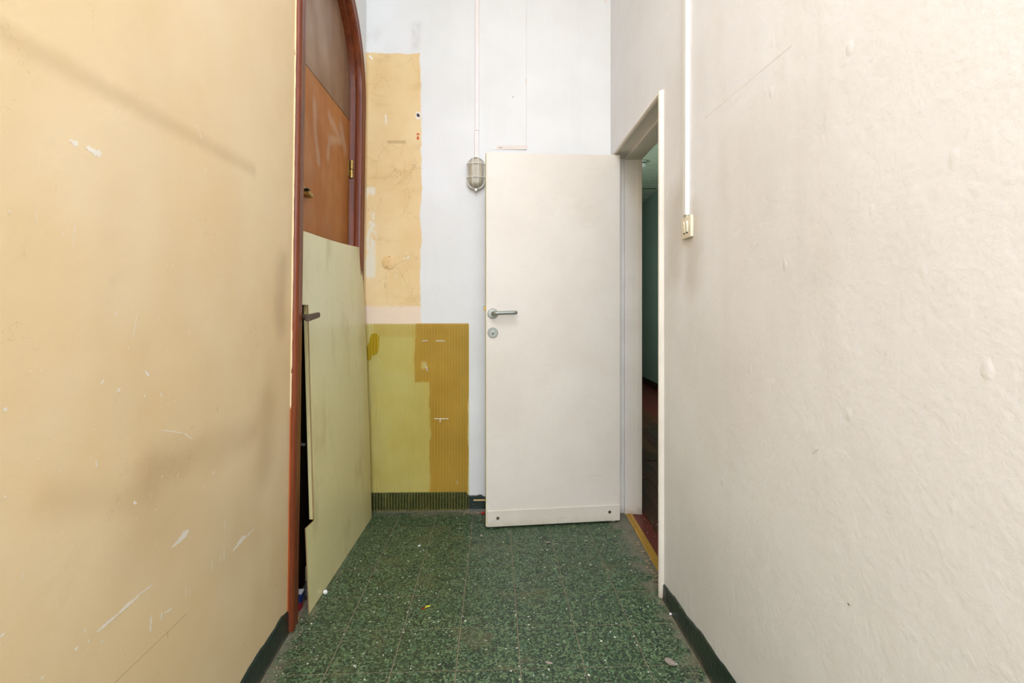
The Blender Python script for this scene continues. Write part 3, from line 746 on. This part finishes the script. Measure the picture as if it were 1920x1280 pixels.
# ------------------------------------------------------------------ arched wooden doorway in the left wall
def asweep(prof, s_lo=0.003, n=36):
    bm = bmesh.new(); R = []
    def ring(f): R.append([bm.verts.new(LW(*f(a), d)) for a, d in prof])
    for h in (s_lo, .4, .8, 1.2, 1.7, AS-.02): ring(lambda a, h=h: (AC-a, h))
    for k in range(n+1):
        t = math.pi*k/n; ring(lambda a, t=t: (AC-a*math.cos(t), AS+a*math.sin(t)))
    for h in (AS-.02, 1.7, 1.2, .8, .4, s_lo): ring(lambda a, h=h: (AC+a, h))
    m_ = len(prof)
    for A_, B_ in zip(R, R[1:]):
        for k in range(m_): bm.faces.new([A_[k], A_[(k+1) % m_], B_[(k+1) % m_], B_[k]])
    bm.faces.new(R[0]); bm.faces.new(R[-1][::-1]); return bm
cas = mk('door_2', asweep([(.485, -.004), (.486, .013), (.482, .0185), (.474, .021), (.464, .021), (.456, .018), (.450, .0165), (.440, .0175), (.428, .0175), (.419, .013), (.415, -.001), (.415, -.014), (.4295, -.014), (.4295, -.004)]),
   M['casing'], kind='structure', smooth=True, sharp=50)
mk('jamb_lining', asweep([(.4295, -.015), (.413, -.015), (.409, -.017), (.405, -.022), (.405, -.12), (.4295, -.12)]), M['jamb'], cas, smooth=True, sharp=50)
DR = .400; DS = -.046
arch_door = empty('arched_door', LW(AC, 0, DS-.02), 'brown plywood arched door set in the dark wood casing', 'door')
seam = lambda s: 2.108+(s-1.76)*.055
ss_ = [AC-DR*math.cos(math.pi*i/40) for i in range(41)]
topz = lambda s: AS+math.sqrt(max(0, DR*DR-(s-AC)**2))
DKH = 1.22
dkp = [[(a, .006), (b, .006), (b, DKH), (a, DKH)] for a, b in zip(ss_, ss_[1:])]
lowp = [[(a, DKH+.002), (b, DKH+.002), (b, seam(b)-.0018), (a, seam(a)-.0018)] for a, b in zip(ss_, ss_[1:])]
upp = [[(a, seam(a)+.0018), (b, seam(b)+.0018), (b, topz(b)), (a, topz(a))] for a, b in zip(ss_, ss_[1:])]
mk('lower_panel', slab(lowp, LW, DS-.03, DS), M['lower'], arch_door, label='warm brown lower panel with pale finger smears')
mk('bottom_shade_panel', slab(dkp, LW, DS-.03, DS), M['darkwood_shade'], arch_door, label='bottom of the door, blackened for the shade behind the leaning board')  # shade in the gap behind the board, put in as a near-black panel
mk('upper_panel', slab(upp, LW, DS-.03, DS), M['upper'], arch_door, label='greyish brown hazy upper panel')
mk('door_back', slab([[(a, .006), (b, .006), (b, topz(b)-.002), (a, topz(a)-.002)] for a, b in zip(ss_, ss_[1:])], LW, DS-.045, DS-.0305), M['jamb'], arch_door)
# brass hinge on the far side
s0, h0 = 2.563, 1.894
hg = mk('hinge', tube([LW(s0, h0-.046, DS+.012), LW(s0, h0-.003, DS+.012)], .0105, 12), M['brass'], arch_door, smooth=True, sharp=50)
mk('hinge_barrel', tube([LW(s0, h0+.001, DS+.012), LW(s0, h0+.046, DS+.012)], .0105, 12), M['brass'], hg, smooth=True, sharp=50)
mk('hinge_leaf', box(s0-.028, s0-.004, h0-.042, h0+.042, DS, DS+.003, bev=.001, fn=LW), M['brass'], hg)
# rim latch
s0, h0 = lw(578, 361, DS+.01)
lt = mk('latch_plate', box(s0-.055, s0-.008, h0-.012, h0+.022, DS, DS+.004, bev=.0015, fn=LW), M['brass'], arch_door)
mk('latch_keeper', box(s0-.03, s0+.012, h0-.02, h0+.0, DS, DS+.028, bev=.004, fn=LW), M['brass'], lt, smooth=True)
mk('latch_slot', box(s0-.028, s0-.006, h0+.002, h0+.012, DS+.003, DS+.02, bev=.003, fn=LW), M['dark'], lt)
# lever handle reaching out past the leaning board
lev = bmesh.new()
hx = 1.106
a0 = Vector(LW(1.80, hx-.004, DS)); 
mk('handle_neck', tube([a0, Vector((-.79, 1.765, hx+.001)), Vector((-.752, 1.752, hx+.001))], [.011, .0105, .012], 12), M['lever'], arch_door, smooth=True, sharp=50)
b2 = bmesh.new()
P_ = [(-.757, 1.742, hx-.015), (-.742, 1.742, hx-.015), (-.742, 1.742, hx+.010), (-.757, 1.742, hx+.010)]
Q_ = [(-.752, 1.840, hx+.000), (-.738, 1.840, hx+.000), (-.738, 1.840, hx+.020), (-.752, 1.840, hx+.020)]
va = [b2.verts.new(p) for p in P_]; vb = [b2.verts.new(p) for p in Q_]
b2.faces.new(va[::-1]); b2.faces.new(vb)
for k in range(4): b2.faces.new([va[k], va[(k+1) % 4], vb[(k+1) % 4], vb[k]])
bmesh.ops.bevel(b2, geom=b2.edges[:], offset=.003, segments=2, affect='EDGES')
mk('handle_lever', b2, M['lever'], arch_door, smooth=True)
# bolt near the bottom
s0, h0 = lw(569, 833, -.025)
bt = mk('bolt_rail', box(s0-.10, s0+.01, h0-.010, h0+.010, DS, DS+.012, bev=.002, fn=LW), M['lever'], arch_door)
mk('bolt_knob', tube([LW(s0-.004, h0, DS+.010), LW(s0-.004, h0, DS+.022), LW(s0-.004, h0, DS+.03)], [.004, .007, .006], 10), M['chrome'], bt, smooth=True)

# ------------------------------------------------------------------ leaning board
P0 = Vector((-.757, 1.784, .001)); P1 = Vector((-.771, 2.624, .001))
def SH(s, h, d):                                        # d towards the room
    t = (s-1.784)/.84; k = h/1.46
    xb = -.757+(-.771+.757)*t; xt = -.797+(-.826+.797)*t
    bow = .006*math.sin(math.pi*min(1, max(0, k)))*(t-.2)
    return (xb+(xt-xb)*k+bow+d, s+.002*k, h)
lb_ = empty('leaning_board', (-.765, 2.2, 0), 'pale green cut-out hardboard sheet leaning on the arched door casing', 'board')
def grid(s0, s1, h0f, h1f, ns, nh):
    out = []
    for i in range(ns):
        a, b = s0+(s1-s0)*i/ns, s0+(s1-s0)*(i+1)/ns
        for j in range(nh):
            f = lambda s, q: h0f(s)+(h1f(s)-h0f(s))*q/nh
            out.append([(a, f(a, j)), (b, f(b, j)), (b, f(b, j+1)), (a, f(a, j+1))])
    return out
tp = lambda s: 1.436+(s-1.79)*.056-.02*math.sin(math.pi*(s-1.79)/.84)*.35
nl, nu = 1.852, 2.624
cut0, cut1 = .318, 1.154
g_ = grid(nl, nu, lambda s: 0., lambda s: cut0, 8, 4)+grid(nl, nu, lambda s: cut0, lambda s: cut1, 8, 8)+grid(nl, nu, lambda s: cut1, tp, 8, 4)
g_ += [[(1.782, 0), (nl, 0), (nl, cut0/4), (1.7805, cut0/4)]]
for j in range(1, 4): g_ += [[(1.782-.0015*j, cut0*j/4), (nl, cut0*j/4), (nl, cut0*(j+1)/4), (1.782-.0015*(j+1), cut0*(j+1)/4)]]
g_[-1][3] = (1.775, cut0+.004); g_[-1][2] = (nl, cut0)
for j in range(4):
    a_ = cut1+(tp(nl)-cut1)*j/4; b_ = cut1+(tp(nl)-cut1)*(j+1)/4
    g_ += [[(1.785, a_), (nl, a_), (nl, b_), (1.785, b_ if j < 3 else b_-.004)]]
bs = slab(g_, SH, -.004, 0)
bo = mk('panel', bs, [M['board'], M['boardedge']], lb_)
for f in bo.data.polygons:
    if abs(f.normal.x) < .5: f.material_index = 1
mk('batten', slab(grid(1.848, 1.874, lambda s: cut0+.006, lambda s: cut1+.08, 1, 6), SH, -.017, -.0045), M['batten'], lb_, label='pale wooden batten behind the cut-out edge')
mk('batten', slab(grid(2.585, 2.622, lambda s: .02, lambda s: 1.36, 1, 6), lambda s, h, d: SH(s, h, d), -.012, -.0045), M['batten'], lb_)

# ------------------------------------------------------------------ ribbed fibreglass sheet on the back wall
NR = 36; xs0, xs1 = -.826, -.2435; nb = NR*8
b = bmesh.new(); rows = []
hs = [.004, .3, .6, .9, 1.064]
for hI, h in enumerate(hs):
    r_ = []
    for i in range(nb+1):
        x = xs0+(xs1-xs0)*i/nb; ph = (i/8) % 1
        dd = .009+.0022*math.cos(2*math.pi*ph)
        xx = x + (.030*(1-h/1.064) if False else 0)
        r_.append(b.verts.new(BW(xx, h-(.004*(x-xs0)/.58 if hI == 4 else 0), dd)))
    rows.append(r_)
for R0, R1 in zip(rows, rows[1:]):
    for i in range(nb): b.faces.new([R0[i], R0[i+1], R1[i+1], R1[i]])
mk('ribbed_sheet', b, M['fibre'], None, BW(-.53, 0, .009), 'translucent yellow ribbed fibreglass sheet standing against the back wall', 'plastic sheet', smooth=True, sharp=80)
# thin white strip and filler on the black skirting beside it
b = bmesh.new(); x0, h0 = bw(888, 936.5); x1, _ = bw(912, 936)
box(x0, x1, h0-.004, h0+.003, .0, .010, b, .001, lambda a, c, d: BW(a, c, d))
mk('paint_strip', b, M['cover'], bpy.data.objects['baseboard_back'], label='thin cream strip stuck on the black skirting')
# round blank cover plate
x0, h0 = bw(729, 492)
cp = empty('blank_cover_plate', BW(x0, h0-.039, 0), 'round ochre painted blank cover plate on the back wall', 'cover plate')
mk('plate', disc(BW(x0, h0, 0), (0, -1, 0), .039, .004, 40, prof=[(.039, 0), (.039, .003), (.036, .0045)]), M['cover'], cp, smooth=True)
for sx_ in (-.0, .0):
    pass
for ddx, ddh in ((.004, .033), (-.010, -.026)): mk('screw', disc(BW(x0+ddx, h0+ddh, .0045), (0, -1, 0), .003, .001, 10), M['lever'], cp)

# ------------------------------------------------------------------ bulkhead lamp with wire cage
x0, h0 = bw(892, 322.5, .05); HW, HH = .0515, .0935
lp = empty('bulkhead_lamp', BW(x0, h0, 0), 'oval caged bulkhead lamp on the back wall beside the open door', 'lamp')
def stad(hw, hh, n=12):
    pts = []
    for k in range(n+1): t = math.pi*k/n; pts.append((hw*math.cos(t), (hh-hw)+hw*math.sin(t)))
    for k in range(n+1): t = math.pi+math.pi*k/n; pts.append((hw*math.cos(t), -(hh-hw)+hw*math.sin(t)))
    return pts
def stadlayers(ls, bm=None):
    bm = bm or bmesh.new(); R = []
    for hw, hh, d in ls: R.append([bm.verts.new(BW(x0+a, h0+c, d)) for a, c in stad(hw, hh)])
    for A_, B_ in zip(R, R[1:]):
        for k in range(len(A_)): bm.faces.new([A_[k], A_[(k+1) % len(A_)], B_[(k+1) % len(A_)], B_[k]])
    bm.faces.new(R[0][::-1]); bm.faces.new(R[-1]); return bm
mk('base', stadlayers([(HW-.002, HH-.004, 0), (HW-.001, HH-.003, .022), (HW-.005, HH-.007, .026)]), M['lampbase'], lp, smooth=True)
gl = []; 
for k in range(9):
    t = k/8*math.pi/2; gl.append((.008+.032*math.cos(t)**.7 if k < 8 else .012, .050+.030*math.cos(t)**.7 if k < 8 else .052, .026+.036*math.sin(t)))
mk('glass_dome', stadlayers(gl), M['glass'], lp, smooth=True, sharp=70)
b = bmesh.new()
for k in range(-9, 10): tube([BW(x0-.028, h0+k*.0062, .048), BW(x0-.014, h0+k*.0062, .0605), BW(x0, h0+k*.0062, .0625), BW(x0+.014, h0+k*.0062, .0605), BW(x0+.028, h0+k*.0062, .048)], .0011, 5, b)
rb = mk('glass_ribs', b, M['glass'], lp, smooth=True); rb['kind'] = 'stuff'
ring = [BW(x0+a, h0+c, .029) for a, c in stad(HW-.001, HH-.003)]
mk('cage_ring', tube(ring, .0026, 8, closed=True), M['cage'], lp, smooth=True)
for dx in (-.0145, .0145):
    pts = [BW(x0+dx, h0+(HH-.009)*math.cos(math.pi*k/14) if k not in (0, 14) else h0+(HH-.007)*(1 if k == 0 else -1), .029+.040*min(1, math.sin(math.pi*k/14)*1.7)) for k in range(15)]
    mk('cage_wire', tube(pts, .0022, 6), M['cage'], lp, smooth=True)
for dh in (.046, -.030):
    pts = [BW(x0+(HW-.001)*math.cos(math.pi*k/14), h0+dh, .029+.041*min(1, math.sin(math.pi*k/14)*1.4)) for k in range(15)]
    mk('cage_wire', tube(pts, .0022, 6), M['cage'], lp, smooth=True)
for sg, nm in ((1, 'cage_lug'), (-1, 'cage_lug')):
    mk(nm, tube([BW(x0, h0+sg*(HH+.001), .020), BW(x0, h0+sg*(HH+.001), .034)], [.008, .007], 14), M['cage'], lp, smooth=True, sharp=50)
mk('cage_screw', disc(BW(x0, h0-HH-.001, .034), (0, -1, 0), .0045, .003, 12), M['chrome'], lp)
# duct above the lamp
xa, ha = bw(894, 246)
dt = empty('cable_duct', BW(xa, h0+HH, 0), 'narrow pinkish cable duct running down the back wall to the caged lamp', 'cable duct')
mk('lower_duct', box(xa-.0125, xa+.0125, h0+HH+.001, ha-.0006, -.0005, .013, bev=.002, fn=lambda a, c, d: BW(a, c, d)), M['conduit'], dt)
mk('upper_duct', box(xa-.010, xa+.0135, ha+.0006, CEIL-.002, -.0005, .011, bev=.002, fn=lambda a, c, d: BW(a+.002*(c-ha), c, d)), M['conduit'], dt)

# ------------------------------------------------------------------ switch and duct on the right wall
s0, h0 = rw(1285, 426, .012)
sw = empty('light_switch', RW(s0, h0-.038, 0), 'yellowed double light switch on the white right wall', 'light switch')
mk('plate', box(s0-.040, s0+.040, h0-.038, h0+.036, 0, .011, bev=.0035, seg=2, fn=RW), M['switch'], sw, smooth=True)
for ds in (-.012, .012):
    b = bmesh.new()
    R0 = [(s0+ds-.007, h0-.018, .010), (s0+ds+.007, h0-.018, .010), (s0+ds+.007, h0+.019, .010), (s0+ds-.007, h0+.019, .010)]
    R1 = [(s0+ds-.007, h0-.018, .0125), (s0+ds+.007, h0-.018, .0125), (s0+ds+.007, h0+.019, .017), (s0+ds-.007, h0+.019, .017)]
    va = [b.verts.new(RW(*p)) for p in R0]; vb = [b.verts.new(RW(*p)) for p in R1]
    b.faces.new(va); b.faces.new(vb)
    for k in range(4): b.faces.new([va[k], va[(k+1) % 4], vb[(k+1) % 4], vb[k]])
    mk('rocker', b, M['rocker'], sw)
    mk('rocker_slot', box(s0+ds-.006, s0+ds+.006, h0-.022, h0-.0185, .0105, .0118, fn=RW), M['dark'], sw)
for dh in (.028, -.029): mk('screw', disc(RW(s0, h0+dh, .011), (-1, 0, 0), .0028, .0008, 10), M['switch'], sw)
d2 = empty('cable_duct', RW(s0+.004, h0+.04, 0), 'white cable duct running down the right wall to the light switch', 'cable duct')
mk('duct_cover', box(s0-.010, s0+.016, h0+.041, CEIL-.002, -.0005, .015, bev=.002, fn=lambda a, c, d: RW(a-.006*(c-h0)+.003, c, d)), M['conduit2'], d2)
mk('cable', tube([RW(s0-.0, h0+.034, .006), RW(s0, h0+.046, .006)], .004, 8), M['switch'], d2)

# ------------------------------------------------------------------ small things on the floor and behind the board
def lump(name, px, py, r, mat, label, cat, sz=(1, .8, .6), group=None, seed=0):
    x, y = fl(px, py); rnd = random.Random(seed+int(px*7+py))
    b = bmesh.new(); bmesh.ops.create_icosphere(b, subdivisions=2, radius=r)
    for v in b.verts:
        k = 1+rnd.uniform(-.22, .22); v.co = Vector((v.co.x*sz[0]*k, v.co.y*sz[1]*k, v.co.z*sz[2]*k))
    zmin = min(v.co.z for v in b.verts)
    a = rnd.uniform(0, 3.1)
    bmesh.ops.rotate(b, verts=b.verts, cent=(0, 0, 0), matrix=Matrix.Rotation(a, 3, 'Z'))
    for v in b.verts: v.co += Vector((x, y, -zmin))
    return mk(name, b, M[mat], None, (x, y, 0), label, cat, group=group)
lump('plaster_chunk', 1256, 1244, .0145, 'stone', 'largest grey plaster lump on the green floor near the right skirting', 'rubble', (1.2, .8, .5))
lump('plaster_chunk', 1028, 1157-139, .008, 'stone', 'small tan plaster crumb on the floor in front of the open door', 'rubble', (1.7, .7, .5))
lump('plaster_chunk', 1029, 1244, .007, 'stone', 'slim mauve-grey plaster splinter on the floor near the bottom edge', 'rubble', (.6, 1.8, .5))
lump('pebble', 902.5, 1006.5, .007, 'stone', 'round grey pebble on the floor left of the open door', 'pebble', (1, 1, .8))
lump('pebble', 610, 1113, .008, 'white', 'pale pebble on the floor at the foot of the leaning board', 'pebble', (1, 1, .9))
lump('plaster_chunk', 786, 1024, .005, 'white', 'pale screw-like fragment on the floor in the left half of the tiles', 'rubble', (1.8, .7, .7))
lump('pebble', 558, 1162, .005, 'orange', 'amber grain on the floor at the foot of the wood casing', 'pebble', (1, 1, .8))
lump('bottle_cap', 905.5, 964, .009, 'red', 'small red cap on the floor at the back wall beside the door', 'cap', (.9, .9, .8))
lump('glass_bead', 1257, 1153, .0045, 'white', 'tiny shiny bead on the floor beside the right skirting', 'bead', (1, 1, 1))
# paper scrap, red and yellow-green
x, y = fl(800, 1140)
ps = empty('paper_scrap', (x, y, 0), 'bright yellow and red scrap lying on the green floor', 'scrap')
b = bmesh.new(); vs = [b.verts.new((x+a, y+c, z)) for a, c, z in ((-.006, -.003, .001), (.012, .006, .004), (.014, .011, .005), (0, .008, .006), (-.008, .003, .003))]
b.faces.new(vs); bmesh.ops.solidify(b, geom=b.faces[:], thickness=.0006); mk('yellow_piece', b, M['yellow'], ps)
b = bmesh.new(); vs = [b.verts.new((x+a, y+c, z)) for a, c, z in ((-.020, -.010, .001), (-.007, -.004, .0012), (-.006, .002, .003), (-.014, -.004, .004))]
b.faces.new(vs); bmesh.ops.solidify(b, geom=b.faces[:], thickness=.0006); mk('red_piece', b, M['red'], ps)
# white screw/plug under the door
x, y = fl(1150, 977.5)
b = tube([(x-.010, y, .004), (x+.006, y+.001, .004)], .0028, 8); tube([(x+.006, y+.001, .0045), (x+.009, y+.001, .0045)], .0045, 10, b)
mk('wall_plug', b, M['white'], None, (x, y, 0), 'white plastic wall plug on the floor under the right end of the door', 'wall plug')
# crumbs
def crumbs(name, pts, label, mat='dust'):
    b = bmesh.new()
    for x, y, r in pts:
        b2 = bmesh.new(); bmesh.ops.create_icosphere(b2, subdivisions=1, radius=r)
        for v in b2.verts: v.co = Vector((v.co.x*random.uniform(.7, 1.3)+x, v.co.y*random.uniform(.7, 1.3)+y, max(0., v.co.z*.6+r*.45)))
        merge(b, b2)
    cx = sum(p[0] for p in pts)/len(pts); cy = sum(p[1] for p in pts)/len(pts)
    mk(name, b, M[mat], None, (cx, cy, 0), label, 'debris', 'stuff')
crumbs('rubble_crumbs', [(.612+random.gauss(0, .008), random.uniform(1.95, 2.35), random.uniform(.0015, .006)) for _ in range(60)], 'line of plaster crumbs along the gold threshold strip')
crumbs('dust_crumbs', [(random.uniform(-.27, -.14), 2.70-abs(random.gauss(0, .012)), random.uniform(.001, .0045)) for _ in range(60)], 'grey dust and crumbs under the dark skirting left of the door')
crumbs('grit', [(Xl(s, 0)+.025+abs(random.gauss(0, .035)), s, random.uniform(.0008, .0028)) for s in [random.uniform(1.1, 1.8) for _ in range(120)]], 'fine grit along the foot of the ochre wall')
crumbs('paint_flakes', [(random.uniform(-.72, .56), random.uniform(1.1, 2.62), random.uniform(.0008, .0022)) for _ in range(130)], 'tiny white paint flakes scattered over the green tiles', 'white')
crumbs('plaster_dust', [(random.uniform(.69, .78), random.uniform(2.2, 2.62), random.uniform(.001, .004)) for _ in range(30)], 'plaster bits on the dark red floor just past the threshold', 'stone')
# carton, felt lump, wood offcut in the gap between casing and board
bx = empty('carton', (-.80, 1.80, 0), 'small white, blue and red carton standing behind the wood casing', 'carton')
def cbx(z0, z1, mat, nm): mk(nm, box(-.838, -.800, 1.800, 1.822, z0, z1, fn=lambda a, c, d: (a+.10*(d), c, d)), M[mat], bx)
cbx(.0, .028, 'redc', 'red_band'); cbx(.028, .062, 'blue', 'blue_band'); cbx(.062, .070, 'white', 'white_top')
b = bmesh.new(); bmesh.ops.create_icosphere(b, subdivisions=3, radius=.03)
for v in b.verts: v.co = Vector((v.co.x*.55-.801, v.co.y*1.1+1.885, max(0, v.co.z*1.3+.038)))
mk('felt_bundle', b, M['greyd'], None, (-.801, 1.885, 0), 'dark grey rounded bundle behind the leaning board', 'bundle', smooth=True)
mk('wood_offcut', box(-.835, -.797, 1.925, 1.955, 0, .10, bev=.002), M['batten'], None, (-.815, 1.94, 0), 'short orange-brown wood offcut on the floor behind the board', 'wood offcut')
b = bmesh.new()
s_ = 1.928
for nm in (0,):
    vs = [b.verts.new(LW(s_+a, 1.128+c, -.035)) for a, c in ((-.06, .035), (-.035, .04), (-.03, .0), (-.045, -.03), (-.06, -.02))]
    b.faces.new(vs); bmesh.ops.solidify(b, geom=b.faces[:], thickness=.004)
mk('red_tag', b, M['red'], None, LW(s_-.05, 1.1, -.035), 'red tag hanging on the arched door above the dark lever', 'tag')
